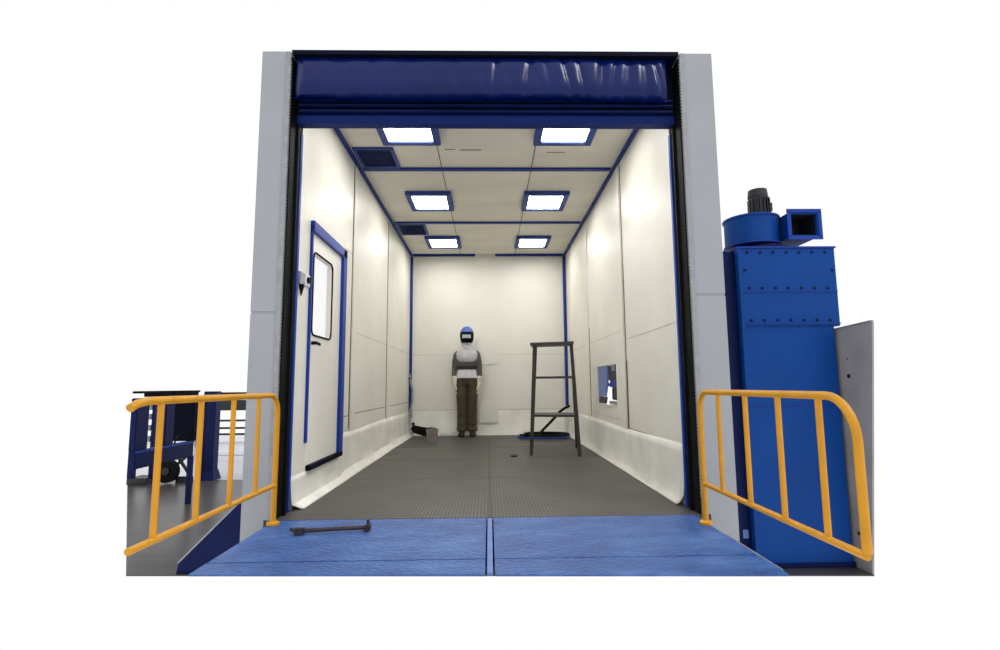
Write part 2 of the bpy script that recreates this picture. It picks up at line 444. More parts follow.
# ------------------------------------------------------------------ ceiling lamps
lamp_labels = {(0, 0): 'square blue-framed ceiling lamp nearest the opening, on the left', (1, 0): 'square blue-framed ceiling lamp nearest the opening, on the right',
               (0, 1): 'blue-framed ceiling lamp of the middle pair, on the left', (1, 1): 'blue-framed ceiling lamp of the middle pair, on the right',
               (0, 2): 'blue-framed ceiling lamp nearest the back wall, on the left', (1, 2): 'blue-framed ceiling lamp nearest the back wall, on the right'}
def make_lamp(loc):
    t = thing('ceiling_lamp', loc, '', 'lamp', 'square lamps in the booth ceiling')
    x, y, z = loc; a, c, w = .255, .285, .062
    b = MB(); dz = .045
    b.box(x-a, x-a+w, y-c, y+c, z-dz, z, .004); b.box(x+a-w, x+a, y-c, y+c, z-dz, z, .004)
    b.box(x-a+w, x+a-w, y-c, y-c+w, z-dz, z, .004); b.box(x-a+w, x+a-w, y+c-w, y+c, z-dz, z, .004)
    part(b, 'frame', FRAME, t)
    b = MB(); b.box(x-a+w-.001, x+a-w+.001, y-c+w-.001, y+c-w+.001, z-.03, z-.002); part(b, 'diffuser', LAMPM, t)
    return t
first = None
for j, yy in enumerate((4.16, 5.92, 7.68)):
    for i, xx in enumerate((-.672, .662)):
        if first is None: first = make_lamp((xx, yy, H)); o = first
        else:
            o = first.copy(); COL.objects.link(o); o.location = (xx, yy, H)
            for ch in first.children:
                c = ch.copy(); COL.objects.link(c); c.parent = o
        o['label'] = lamp_labels[(i, j)]

# blue vent panels in the ceiling
for (x0, x1, y0, y1, lab) in ((-1.235, -.865, 4.56, 4.99, 'dark blue square vent panel in the ceiling by the first cross beam, nearer the opening'),
                              (-1.235, -.850, 6.80, 7.31, 'dark blue square vent panel in the ceiling behind the second cross beam, further in')):
    t = thing('ceiling_vent', ((x0+x1)/2, (y0+y1)/2, H), lab, 'vent', 'blue vent panels in the ceiling')
    b = MB(); w = .03
    b.box(x0, x1, y0, y0+w, H-.02, H, .003); b.box(x0, x1, y1-w, y1, H-.02, H, .003); b.box(x0, x0+w, y0+w, y1-w, H-.02, H, .003); b.box(x1-w, x1, y0+w, y1-w, H-.02, H, .003)
    part(b, 'frame', FRAME, t)
    b = MB(); b.box(x0+w, x1-w, y0+w, y1-w, H-.008, H)
    k = y0+w+.02
    while k < y1-w-.02:
        b.box(x0+w, x1-w, k, k+.012, H-.014, H-.008); k += .045
    part(b, 'grille', NAVY, t)

# ------------------------------------------------------------------ portal: columns, black guides, header with the rolled curtain
def column(xi, xo, lab, seam_z):
    s_ = 1 if xo > xi else -1; y0, y1 = 3.244, 3.42
    t = thing('portal_column', ((xi+xo)/2, (y0+y1)/2, ZG), lab, 'column', 'grey columns beside the opening')
    a, c = min(xi, xo), max(xi, xo)
    b = MB(); b.box(a, c, y0, y1, -.285, seam_z-.004, .004); b.box(a, c, y0, y1, seam_z+.004, 2.985, .004); b.box(a+.004, c-.004, y0+.004, y1-.004, seam_z-.004, seam_z+.004)
    part(b, 'post', GREY, t)
    b = MB(); xg0, xg1 = xi, xi+s_*.030
    b.box(min(xg0, xg1), max(xg0, xg1), y0-.006, y0, ZG+.5, 2.98)
    z = .1
    while z < 2.9:
        b.box(min(xi-s_*.005, xi), max(xi-s_*.005, xi), y0-.004, y0+.006, z, z+.011); z += .022
    part(b, 'toothed_rail', GREYB, t)
    # black inner guide
    b = MB(); gx0, gx1 = xi-s_*.012, xi
    b.box(min(gx0, gx1), max(gx0, gx1), y0+.008, 3.47, 0.0, 2.95, .002)
    b.box(min(xi, xi-s_*.028), max(xi, xi-s_*.028), 3.35, 3.37, 0, 2.95)
    part(b, 'guide_channel', BLACK, t)
    return t
column(-1.290, -1.480, 'grey steel column on the left of the opening with a black channel inside', 1.245)
column(1.283, 1.503, 'grey steel column on the right of the opening with a black channel inside', 1.345)

t = thing('roll_up_curtain', (0, 3.3, 2.5), 'dark blue vinyl curtain rolled up in the header above the opening', 'curtain')
b = MB(); b.box(-1.275, 1.268, 3.33, 3.40, 2.526, 2.592, .006); part(b, 'bottom_bar', HBAR, t)
b = MB(); b.box(-1.26, 1.255, 3.322, 3.332, 2.523, 2.531); part(b, 'bar_lip', HBAR, t)
b = MB(); b.box(-1.275, 1.268, 3.34, 3.45, 2.575, 2.975)
b.box(-1.275, 1.268, 3.215, 3.34, 2.945, 2.975)
part(b, 'housing', HDARK, t)
b = MB(); b.box(-1.25, 1.245, 3.285, 3.315, 2.664, 2.678, .003); b.box(-1.25, 1.245, 3.29, 3.32, 2.632, 2.646, .003); b.box(-1.25, 1.245, 3.30, 3.34, 2.595, 2.612, .003)
part(b, 'guide_rail', NAVY, t)
# puffy pad with vertical wrinkles
bm = bmesh.new(); NX, NZ = 260, 26; rows = []
x0, x1, z0, z1 = -1.262, 1.20, 2.655, 2.958
creases = [(-.95, .05, .6), (-.55, .08, .4), (-.2, .05, .3), (.05, .02, 1.0), (.27, .025, 1.1), (.53, .02, 1.2), (.62, .018, .9), (.76, .035, 1.9), (.84, .03, 1.6), (.93, .045, 1.7), (1.05, .04, 1.6), (1.13, .02, 1.2), (-.75, .03, .5), (.40, .03, .5)]
for j in range(NZ+1):
    tz = j/NZ; row = []
    for i in range(NX+1):
        tx = i/NX; x = x0+(x1-x0)*tx; z = z0+(z1-z0)*tz
        bulge = (max(0, 1-abs(2*tz-1)**4))**.5*(.030+.060*(1-tz))
        edge = min(1, min(tx, 1-tx)*40)**.5
        w = 0
        for cxx, sg, am in creases:
            xs = cxx + .06*(tz-.5)*math.sin(cxx*9)
            w += am*math.exp(-((x-xs)/sg)**2)*(0.6+.4*(1-tz))
        w2 = .25*math.sin(x*38+tz*5)*(1-tz)**2 + .18*math.sin(x*71+2)*(1-tz)**3
        y = 3.265 - bulge*edge + .015*(w+w2)
        z += .006*math.sin(x*4)*(j == 0)
        row.append(bm.verts.new((x, y, z)))
    rows.append(row)
for j in range(NZ):
    for i in range(NX): bm.faces.new((rows[j][i], rows[j][i+1], rows[j+1][i+1], rows[j+1][i]))
m_ = MB(); m_.bm.free(); m_.bm = bm
pad = part(m_, 'rolled_cloth', VINYL, t)
so = pad.modifiers.new('thick', 'SOLIDIFY'); so.thickness = .05; so.offset = 1

# ------------------------------------------------------------------ loading deck
def deck(x0, x1, lab):
    t = thing('deck_plate', ((x0+x1)/2, 2.8, -.05), lab, 'deck plate', 'blue deck plates before the opening')
    fy = lambda x: 2.290 - .044*x          # the front edge runs slightly out of square
    b = MB(); b.box(x0, x1, 2.492, 3.235, -.012, 0, .002); b.box(x0+.01, x1-.01, 2.482, 2.492, -.012, -.006)
    b.prism([(x0, fy(x0)), (x1, fy(x1)), (x1, 2.482), (x0, 2.482)], 'z', -.008, 0)
    part(b, 'tread_plate', TREAD, t)
    for xb in (x0+.03, x1-.06):
        b = MB(); b.prism([(2.46, -.012), (3.235, -.012), (3.235, -.27), (3.1, -.24)], 'x', xb, xb+.03); part(b, 'bracket', NAVY, t)
    return t
dl = deck(-1.277, -.022, 'left blue steel tread plate before the opening, with a dark rod lying on it')
dr_ = deck(.020, 1.232, 'right blue steel tread plate before the opening, bare')
b = MB(); b.box(1.234, 1.262, 2.33, 2.86, -.030, -.012, .002); part(b, 'edge_angle', SLATM, dr_)
b = MB(); b.box(-.014, .012, 2.31, 3.235, -.012, -.002, .002)
tag(b.build('joint_strip', PALEB), 'narrow blue strip in the gap between the two deck plates', 'strip')

# gusset at the foot of the left column
b = MB(); b.prism([(-1.54, .0), (-1.775, -.028), (-2.175, -.43), (-2.187, -.5), (-1.54, -.5)], 'y', 3.86, 3.88)
t = thing('corner_gusset', (-1.8, 3.87, ZG), 'dark blue triangular side plate at the foot of the left column', 'gusset')
part(b, 'plate', NAVY, t)
b = MB(); b.bar((-1.54, 3.87, .006), (-1.775, 3.87, -.022), .024, .012); b.bar((-1.775, 3.87, -.022), (-2.178, 3.87, -.427), .024, .012)
part(b, 'edge_strip', GREYB, t)

# rod on the left plate
t = thing('steel_rod', (-.84, 2.95, 0), 'dark rusty steel rod lying on the left deck plate', 'rod')
b = MB(); b.tube([(-1.03, 2.925, .020), (-.66, 2.985, .020)], .011, 10); part(b, 'shaft', ROD, t)
b = MB(); b.box(-1.045, -.99, 2.905, 2.945, .0, .036, .006); b.bar((-1.04, 2.93, .022), (-1.075, 2.955, .022), .016); part(b, 'socket', ROD, t)
b = MB(); b.box(-.685, -.655, 2.955, 3.015, 0, .038, .006); b.tube([(-.67, 2.985, .03), (-.668, 2.985, .06)], .008, 8); part(b, 'claw', ROD, t)

# ------------------------------------------------------------------ yellow railings
def arc(c, r, a0, a1, x, n=8):
    return [(x, c[0]+r*math.cos(math.radians(a0+(a1-a0)*k/n)), c[1]+r*math.sin(math.radians(a0+(a1-a0)*k/n))) for k in range(n+1)]
def railing(x, yf, yend, spin, endpost, lab):
    t = thing('safety_railing', (x, yf, 0), lab, 'railing', 'yellow tube railings')
    zt, r = .738, .0152; R_ = .105
    path = [(x, yf, .012), (x, yf, zt-R_)] + arc((yf-R_, zt-R_), R_, 0, 90, x)[1:]
    if endpost:
        R2 = .15; path += [(x, yend+R2, zt)] + arc((yend+R2, zt-R2), R2, 90, 180, x)[1:] + [(x, yend, .235)]
    else:
        path += [(x, yend+.10, zt), (x, yend+.035, zt-.008), (x, yend, zt-.022)]
    b = MB(); b.tube(path, r, 16); part(b, 'top_rail', YEL, t)
    b = MB(); b.tube([(x, yf, .222), (x, yend+(0 if endpost else .04), .225)], .0135, 14); part(b, 'bottom_rail', YEL, t)
    for yy in spin:
        b = MB(); b.tube([(x, yy, .225), (x, yy, zt)], .0118, 12); part(b, 'spindle', YEL, t)
    b = MB(); b.tube([(x, yf, 0.001), (x, yf, .014), (x, yf, .022)], [.036, .036, .022], 20); part(b, 'foot_flange', YEL, t)
    return t
railing(-1.246, 3.14, 1.862, (2.035, 2.315, 2.605, 2.885), False, 'yellow tube railing on the left of the deck, before the blue machinery')
railing(1.216, 3.03, 1.735, (1.93, 2.205, 2.49, 2.785), True, 'yellow tube railing on the right of the deck, before the blue duct tower')

# ------------------------------------------------------------------ blue duct tower with the blower on top
t = thing('duct_tower', (2.2, 3.95, ZG), 'tall blue sheet-steel filter tower behind the right railing', 'filter tower')
tx0, tx1, ty0, ty1 = 1.862, 2.560, 3.782, 4.22
b = MB(); b.box(tx0, tx1-.012, ty0, ty1, ZG+.03, 1.20, .004); part(b, 'lower_casing', DUCT, t)
b = MB(); b.box(tx0, 2.592, ty0-.006, ty1, 1.20, 1.788, .004); part(b, 'upper_casing', DUCT, t)
b = MB(); b.box(tx0-.005, tx1+.0, ty0-.012, ty1, ZG, ZG+.035, .003); part(b, 'plinth', NAVY, t)
b = MB(); b.box(tx0-.008, tx0+.018, ty0-.014, ty0+.03, ZG+.03, 1.79, .003); part(b, 'corner_flange', DUCT, t)
for z, y in ((1.455, -.012), (1.215, -.014), (.625, -.006)):
    b = MB(); b.box(tx0+.018, (2.592 if z > 1.2 else tx1-.012), ty0+y, ty0+y+.012, z, z+.010, .002); part(b, 'seam_flange', BLUE, t)
b = MB(); b.box(tx0-.012, 2.60, ty0-.016, ty1+.01, 1.786, 1.800, .003)
part(b, 'seam_flange', BLUE, t)
def boltrow(pts):
    bb = MB()
    for (x, z) in pts: bb.tube([(x, ty0-.004, z), (x, ty0-.014, z), (x, ty0-.018, z)], [.010, .010, .005], 8)
    return bb
pts = [(1.93+.098*k, 1.755) for k in range(7)] + [(1.93+.098*k, 1.485) for k in range(7)] + [(1.905, 1.62), (2.565, 1.62)]
pts += [(1.93+.098*k, 1.245) for k in range(7)]
for q_ in pts: part(boltrow([q_]), 'bolt', NAVY, t)
# side casing and flange, stepped back; navy colour paints the shade on this side
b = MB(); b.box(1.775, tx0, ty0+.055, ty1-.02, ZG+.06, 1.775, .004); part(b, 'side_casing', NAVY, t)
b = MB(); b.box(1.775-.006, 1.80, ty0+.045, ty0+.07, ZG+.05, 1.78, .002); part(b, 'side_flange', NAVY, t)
b = MB(); b.box(1.79, 1.84, ty0+.045, ty0+.057, -.31, -.25, .002); part(b, 'nameplate', PALEB, t)

t = thing('blower', (2.2, 4.0, 1.80), 'blue centrifugal blower with a black motor, on top of the blue tower', 'blower')
bc = (2.115, 4.02); vol = []
n = 40
for k in range(n+1):
    a = math.radians(-90 + 300*k/n); rad = .185+.055*k/n
    vol.append((bc[0]-rad*math.cos(a)*1.0, bc[1]+rad*math.sin(a)))
b = MB(); ring = vol + [(2.40, 4.10), (2.40, 3.84)]
circ = []
for k in range(36):
    a = 2*math.pi*k/36; rad = .185+.03*(1+math.cos(a-2.4))/2
    circ.append((bc[0]+rad*math.cos(a), bc[1]+rad*math.sin(a)))
b.prism(circ, 'z', 1.862, 2.075)
part(b, 'volute_casing', DUCT, t)
b = MB(); b.prism([(x+(x-bc[0])*.05, y+(y-bc[1])*.05) for x, y in circ], 'z', 2.072, 2.084); b.prism([(x+(x-bc[0])*.05, y+(y-bc[1])*.05) for x, y in circ], 'z', 1.856, 1.868)
part(b, 'rim_flange', BLUE, t)
b = MB(); b.cyl((bc[0]+.03, bc[1], 1.800), .235, .022, 'z', 36); b.cyl((bc[0]+.03, bc[1], 1.822), .20, .036, 'z', 36, r2=.17); part(b, 'inlet_ring', NAVY, t)
# outlet box, open towards the front
ox0, ox1, oy0, oy1, oz0, oz1 = 2.285, 2.505, 3.80, 4.15, 1.882, 2.075; w = .014
b = MB(); b.box(ox0, ox1, oy0, oy1, oz1-w, oz1, .002); b.box(ox0, ox1, oy0, oy1, oz0, oz0+w, .002); b.box(ox0, ox0+w, oy0, oy1, oz0+w, oz1-w, .002); b.box(ox1-w, ox1, oy0, oy1, oz0+w, oz1-w, .002)
b.box(ox0, ox1, oy1, oy1+.01, oz0, oz1)
b.box(2.20, ox0, 3.95, 4.15, oz0, oz1-.01)
part(b, 'outlet_box', DUCT, t)
b = MB(); b.box(ox0+w, ox1-w, oy1-.12, oy1-.10, oz0+w, oz1-w)
b.box(ox0+w, ox0+w+.002, oy0+.02, oy1-.1, oz0+w, oz1-w); b.box(ox1-w-.002, ox1-w, oy0+.02, oy1-.1, oz0+w, oz1-w); b.box(ox0+w, ox1-w, oy0+.02, oy1-.1, oz1-w-.002, oz1-w); b.box(ox0+w, ox1-w, oy0+.02, oy1-.1, oz0+w, oz0+w+.002)
part(b, 'outlet_throat', DUCTIN, t)
b = MB(); f = .022
b.box(ox0-f, ox1+f, oy0-.008, oy0, oz1-.004, oz1+f); b.box(ox0-f, ox1+f, oy0-.008, oy0, oz0-f, oz0+.004); b.box(ox0-f, ox0+.004, oy0-.008, oy0, oz0, oz1); b.box(ox1-.004, ox1+f, oy0-.008, oy0, oz0, oz1)
part(b, 'outlet_flange', BLUE, t)
b = MB(); mc_ = (bc[0]+.06, bc[1]); b.cyl((mc_[0], mc_[1], 2.084), .09, .03, 'z', 20); b.cyl((mc_[0], mc_[1], 2.11), .074, .16, 'z', 20)
for k in range(16):
    a = 2*math.pi*k/16; b.bar((mc_[0]+.077*math.cos(a), mc_[1]+.077*math.sin(a), 2.12), (mc_[0]+.077*math.cos(a), mc_[1]+.077*math.sin(a), 2.25), .006, .018)
part(b, 'motor', DARKM, t)
b = MB(); b.cyl((mc_[0]-.005, bc[1], 2.268), .076, .058, 'z', 20, r2=.07); part(b, 'fan_cowl', DARKM, t)
b = MB(); b.box(bc[0]+.09, bc[0]+.145, bc[1]-.05, bc[1]+.04, 2.14, 2.215, .006); part(b, 'terminal_box', DARKM, t)

# grey partition beside the tower
b = MB(); b.prism([(3.432, 1.190), (3.83, 1.175), (4.4, 1.15), (4.4, ZG), (3.637, ZG)], 'x', 2.572, 2.585)
t = thing('partition_panel', (2.6, 3.9, ZG), 'grey sheet-metal panel at the right of the blue tower', 'panel')
part(b, 'sheet', PANELG, t)
b = MB(); b.box(2.566, 2.572, 3.70, 3.706, .95, .956); b.cyl((2.564, 3.70, .83), .014, .01, 'x', 10); b.cyl((2.564, 3.73, -.26), .012, .01, 'x', 10); part(b, 'bolt_head', DARKM, t)
b = MB(); b.bar((2.580, 3.445, 1.195), (2.580, 4.39, 1.155), .02, .012); part(b, 'cap_strip', SLATM, t)

# ------------------------------------------------------------------ fan unit seen through the opening in the right wall
t = thing('exhaust_unit', (1.30, 5.7, OZ0), 'blue and black exhaust machine in the square opening low on the right wall', 'machine')
b = MB(); b.prism([(5.80, .655), (6.15, .655), (6.15, .99), (5.66, .99), (5.70, .80)], 'x', 1.282, 1.30); part(b, 'flap_panel', PALEB, t)
b = MB(); b.prism([(5.80, .650), (6.15, .650), (6.15, .575), (5.86, .575)], 'x', 1.284, 1.31); part(b, 'lower_edge', DARKM, t)
b = MB(); b.box(1.280, 1.31, 5.215, 5.56, .755, .825, .006); b.box(1.280, 1.31, 5.54, 5.70, .765, .80, .005); part(b, 'cross_duct', BLUE, t)
b = MB(); b.box(1.290, 1.33, 5.22, 5.52, .625, .755, .008); part(b, 'lower_motor', DARKM, t)
b = MB(); b.box(1.290, 1.33, 5.22, 5.66, .825, .985, .008); part(b, 'upper_motor', DARKM, t)
b = MB(); b.box(1.280, 1.292, 5.34, 5.46, .925, .985, .003); part(b, 'coupling', CHROME, t)
b = MB(); b.box(1.280, 1.292, 5.22, 5.30, .86, .985, .003); part(b, 'bracket', BLUE, t)
b = MB(); b.box(1.282, 1.33, 5.22, 5.62, .580, .612, .004); part(b, 'base', CHROME, t)
b = MB(); b.box(XR-.006, XR+T, OY0, OY0+.010, OZ0, OZ1); b.box(XR-.006, XR+T, OY1-.010, OY1, OZ0, OZ1); b.box(XR-.006, XR+T, OY0+.010, OY1-.010, OZ1-.008, OZ1); b.box(XR-.006, XR+T, OY0+.010, OY1-.010, OZ0, OZ0+.008)
struct(b, 'window_1', WHITEP)

# ------------------------------------------------------------------ step ladder
t = thing('step_ladder', (.75, 6.2, 0), 'dark steel step stool ladder standing on the grating at the right of the booth', 'ladder')
fl_, fr_, rl_, rr_ = Vector((.47, 6.03, 0)), Vector((.992, 5.86, 0)), Vector((.535, 6.70, 0)), Vector((1.085, 6.62, 0))
tfl, tfr, trl, trr = Vector((.53, 6.08, 1.245)), Vector((.945, 5.98, 1.245)), Vector((.57, 6.35, 1.245)), Vector((.99, 6.25, 1.245))
def lerp(a, b_, f): return a+(b_-a)*f
for a, c in ((fl_, tfl), (fr_, tfr), (rl_, trl), (rr_, trr)):
    b = MB(); b.bar(a, c, .027, .025, bev=.004); part(b, 'leg', LADM, t)
b = MB(); c4 = [Vector((.475, 6.02, 1.245)), Vector((.965, 5.92, 1.250)), Vector((1.01, 6.28, 1.250)), Vector((.52, 6.40, 1.245))]
b.rings([[p for p in c4], [p+Vector((0, 0, .028)) for p in c4]])
part(b, 'top_platform', LADM, t)
for z, dp in ((.858, .035), (.425, .20)):
    f_ = z/1.245; a = lerp(fl_, tfl, f_); c = lerp(fr_, tfr, f_); a2 = lerp(rl_, trl, f_); c2 = lerp(rr_, trr, f_)
    b = MB(); a3 = a+(a2-a)*min(1, dp/.7*2.4); c3 = c+(c2-c)*min(1, dp/.7*2.4)
    b.rings([[a, c, c3, a3], [p+Vector((0, 0, .026)) for p in (a, c, c3, a3)]])
    part(b, 'step', LADM, t)
f_ = .25
for s_, e_ in ((lerp(rl_, trl, .35), lerp(rr_, trr, .35)),):
    b = MB(); b.bar(s_, e_, .022, .022); part(b, 'brace', LADM, t)

# ------------------------------------------------------------------ hoses, bucket
def coil(cx, cy, r, turns, rad, z0, ry=1.0, dr=.0):
    pts = []; N = int(turns*28)
    for k in range(N+1):
        a = 2*math.pi*k/28; rr2 = r + dr*math.sin(k*.37) - .02*(k/N)
        pts.append((cx+rr2*math.cos(a), cy+rr2*ry*math.sin(a), z0+rad+ (2*rad*.85)*(k/28)*.6))
    return pts
p = coil(.85, 7.95, .32, 2.6, .018, 0, .8, .03)
t = thing('hose', (.9, 7.95, 0), 'black and blue hose coiled on the floor behind the ladder, one end rising', 'hose')
b = MB(); b.tube(p, .018, 8); part(b, 'coil', BLACK, t)
b = MB(); b.tube([(.70, 7.75, .04), (.80, 7.82, .14), (.95, 7.92, .27), (1.07, 8.0, .385), (1.16, 8.04, .44), (1.225, 8.1, .46)], .021, 8); part(b, 'riser', BLACK, t)
b = MB(); b.tube([(.62, 7.95, .03), (.52, 7.9, .028), (.45, 7.92, .03)], .035, 8); part(b, 'nozzle', BLACK, t)
p = coil(.80, 7.90, .39, 1.0, .014, 0, .86, .004)
b = MB(); b.tube([(x, y, .03) for x, y, z in p], .013, 8)
part(b, 'blue_line', BLUE, t)

t = thing('wall_hose', (-1.2, 8.3, 0), 'black hose hanging in the left back corner and bundled on the floor', 'hose')
b = MB(); b.tube([(-1.268, 8.40, .98), (-1.25, 8.40, .86), (-1.215, 8.39, .72), (-1.215, 8.38, .55), (-1.25, 8.36, .38), (-1.245, 8.33, .22), (-1.18, 8.28, .12)], .016, 8); part(b, 'hanging_length', CHROME, t)
b = MB()
for q_ in range(3): b.tube([(-1.20, 8.38-.05*q_, .20-.04*q_), (-1.17, 8.25, .09+.035*q_), (-1.0, 8.16-.03*q_, .05+.045*q_), (-.80, 8.12-.04*q_, .06+.03*q_)], .026, 8)
part(b, 'bundle', BLACK, t)
for z in (.90, .56):
    b = MB(); b.box(XL, XL+.04, 8.38, 8.41, z, z+.02); part(b, 'clamp', DARKM, t)
b = MB(); b.tube([(-.76, 8.1, .06), (-.62, 8.25, .045), (-.58, 8.34, .05), (-.50, 8.40, .06)], .012, 8)
tag(b.build('cable', WIRE), 'white cable running along the back floor from the bucket to the worker', 'cable')

t = thing('bucket', (-.80, 7.44, 0), 'small square grey tub on the grating at the left of the back wall', 'tub')
b = MB(); N = 4
def sq(h, z, yaw=.1):
    return [Vector((-.80+h*(math.cos(yaw)*sx_-math.sin(yaw)*sy_), 7.44+h*(math.sin(yaw)*sx_+math.cos(yaw)*sy_), z)) for sx_, sy_ in ((-1, -1), (1, -1), (1, 1), (-1, 1))]
b.rings([sq(.068, .004), sq(.080, .165), sq(.086, .168), sq(.086, .185), sq(.076, .185), sq(.064, .03)]); part(b, 'body', BUCKET, t)
b = MB(); b.tube([(-.86, 7.44, .18), (-.86, 7.44, .20), (-.80, 7.45, .215), (-.74, 7.46, .19)], .006, 6); part(b, 'handle', DARKM, t)
b = MB(); b.box(-.765, -.745, 7.353, 7.362, .13, .15); part(b, 'sticker', ORANGE, t)
# blasting debris on the floor
b = MB()
b.ball((.27, 5.92, .012), .035, (1.3, .8, .4), 10)
tag(b.build('rag', ROD), 'small brown scrap of cloth on the grating left of the ladder', 'rag')

# ------------------------------------------------------------------ the worker
PX, PY = -.348, 8.27
me_ = thing('person', (PX, PY, 0), 'worker in blue helmet, grey top and brown trousers standing at the back wall', 'person')
def limb(mb, pts, rs, n=14): mb.tube([(PX+x, PY+y, z) for x, y, z in pts], rs, n)
def remesh(o, v, it=6):
    m = o.modifiers.new('join', 'REMESH'); m.mode = 'VOXEL'; m.voxel_size = v; m.use_smooth_shade = True
    s2 = o.modifiers.new('soft', 'SMOOTH'); s2.factor = .6; s2.iterations = it
def el(x, y, z): return (PX+x, PY+y, z)
# body (one continuous surface)
b = MB()
b.loft([(el(0, 0, .80), .12, .085), (el(0, 0, .90), .145, .10), (el(0, 0, 1.02), .125, .09), (el(0, 0, 1.16), .145, .098), (el(0, 0, 1.29), .15, .09), (el(0, .01, 1.35), .10, .07), (el(0, .005, 1.38), .055, .055), (el(0, -.005, 1.46), .052, .055)])
b.ball(el(0, -.01, 1.545), .088, (.86, 1.05, 1.28)); b.ball(el(0, -.045, 1.475), .045, (1.0, 1, .8))
b.ball(el(0, -.105, 1.535), .014, (.9, 1.3, 1.6), 8)                           # nose
for s_ in (-1, 1):
    b.ball(el(.078*s_, 0, 1.54), .022, (.45, .8, 1.3), 8)                        # ears
    limb(b, [(.12*s_, 0, 1.29), (.155*s_, 0, 1.25), (.185*s_, .01, 1.05), (.185*s_, -.01, .86), (.175*s_, -.02, .80)], [.04, .04, .036, .03, .026])
    limb(b, [(.075*s_, 0, .86), (.085*s_, 0, .78), (.08*s_, -.005, .46), (.078*s_, .01, .25), (.075*s_, .01, .09)], [.08, .078, .054, .05, .038])
    limb(b, [(.075*s_, .04, .06), (.085*s_, -.05, .045), (.09*s_, -.12, .03)], [.038, .036, .022])
o = part(b, 'body', SKIN, me_); remesh(o, .012)
# trousers
b = MB()
b.loft([(el(0, 0, .795), .135, .10), (el(0, 0, .86), .160, .115), (el(0, 0, .93), .158, .112), (el(0, 0, 1.02), .145, .105)])
for s_ in (-1, 1):
    limb(b, [(.078*s_, 0, .88), (.085*s_, 0, .74), (.083*s_, -.012, .60), (.080*s_, -.012, .47), (.080*s_, .004, .32), (.080*s_, .008, .17), (.083*s_, .0, .085)], [.095, .093, .083, .077, .076, .076, .082], 18)
    for z_, r_ in ((.12, .083), (.20, .080), (.43, .081)): b.loft([(el(.081*s_, 0, z_-.016), r_-.01, r_-.01), (el(.081*s_, 0, z_), r_, r_), (el(.081*s_, 0, z_+.018), r_-.01, r_-.01)])
o = part(b, 'trousers', TROU, me_); remesh(o, .010, 3)
# jacket with sleeves
b = MB()
b.loft([(el(0, 0, .985), .150, .110), (el(0, 0, 1.05), .138, .102), (el(0, 0, 1.10), .160, .115), (el(0, 0, 1.20), .172, .120), (el(0, 0, 1.29), .168, .108), (el(0, .005, 1.345), .12, .085), (el(0, .005, 1.385), .07, .068)])
for s_ in (-1, 1):
    limb(b, [(.12*s_, 0, 1.30), (.150*s_, 0, 1.262), (.178*s_, .005, 1.17), (.190*s_, .01, 1.06), (.194*s_, -.01, .95), (.197*s_, -.015, .925)], [.062, .066, .056, .049, .046, .050], 16)
o = part(b, 'jacket', JACK, me_); remesh(o, .010, 4)
# light cape over chest and shoulders
b = MB()
b.loft([(el(0, -.004, 1.155), .150, .122), (el(0, -.004, 1.21), .178, .130), (el(0, 0, 1.285), .196, .120), (el(0, .004, 1.335), .150, .098), (el(0, .004, 1.40), .078, .078)], 28)
o = part(b, 'shoulder_cape', JACKL, me_); remesh(o, .011, 5)
b = MB(); b.loft([(el(0, 0, 1.040), .158, .122), (el(0, 0, 1.045), .163, .127), (el(0, 0, 1.085), .165, .128), (el(0, 0, 1.09), .160, .122)], 28); part(b, 'belt', BOOT, me_)
# pale shirt hem with folds
b = MB(); rings = []
for z, rx, ry in ((.905, .172, .128), (.93, .170, .126), (.98, .160, .120), (1.03, .148, .112), (1.048, .142, .108)):
    rings.append([Vector(el((rx+.005*math.sin(k*2.1)*(1.05-z)*8)*math.cos(2*math.pi*k/40), (ry+.005*math.sin(k*2.1)*(1.05-z)*8)*math.sin(2*math.pi*k/40), z)) for k in range(40)])
b.rings(rings); part(b, 'shirt_hem', HEM, me_)
# gauntlets with five fingers
for s_ in (-1, 1):
    b = MB()
    limb(b, [(.198*s_, -.012, .935), (.196*s_, -.015, .90), (.188*s_, -.02, .835), (.184*s_, -.022, .80)], [.050, .050, .040, .034], 14)
    # palm (thin across x, broad front-back)
    b.loft([(el(.178*s_, -.024, .725), .016, .040), (el(.180*s_, -.024, .755), .021, .046), (el(.183*s_, -.022, .80), .023, .036)], 16)
    for k, (fy, ln) in enumerate(((-.058, .066), (-.036, .078), (-.013, .072), (.008, .056))):
        limb(b, [(.180*s_, fy, .745), (.177*s_, fy-.001, .722), (.168*s_, fy-.002, .722-ln*.45), (.152*s_, fy-.002, .722-ln*.85), (.144*s_, fy-.001, .722-ln)], [.0105, .0105, .0098, .009, .0065], 8)
    limb(b, [(.178*s_, -.050, .79), (.168*s_, -.078, .765), (.158*s_, -.088, .738), (.152*s_, -.088, .718)], [.014, .0125, .011, .007], 8)
    o = part(b, 'glove', GLOVE, me_); remesh(o, .0045, 2)
# boots
for s_ in (-1, 1):
    b = MB()
    limb(b, [(.080*s_, .015, .15), (.080*s_, .02, .06)], [.052, .050], 16)
    b.loft([(el(.086*s_, -.03, .002), .048, .125), (el(.086*s_, -.03, .03), .050, .128), (el(.086*s_, -.022, .06), .044, .105), (el(.084*s_, .0, .09), .040, .07)], 20)
    o = part(b, 'boot', BOOT, me_); remesh(o, .008, 3)
# hood
b = MB()
b.loft([(el(0, .004, 1.345), .105, .090), (el(0, .005, 1.38), .076, .074), (el(0, .01, 1.42), .080, .080), (el(0, .02, 1.50), .108, .105), (el(0, .022, 1.60), .116, .112), (el(0, .02, 1.67), .092, .090), (el(0, .02, 1.71), .04, .04)], 26)
o = part(b, 'hood', HOOD, me_)
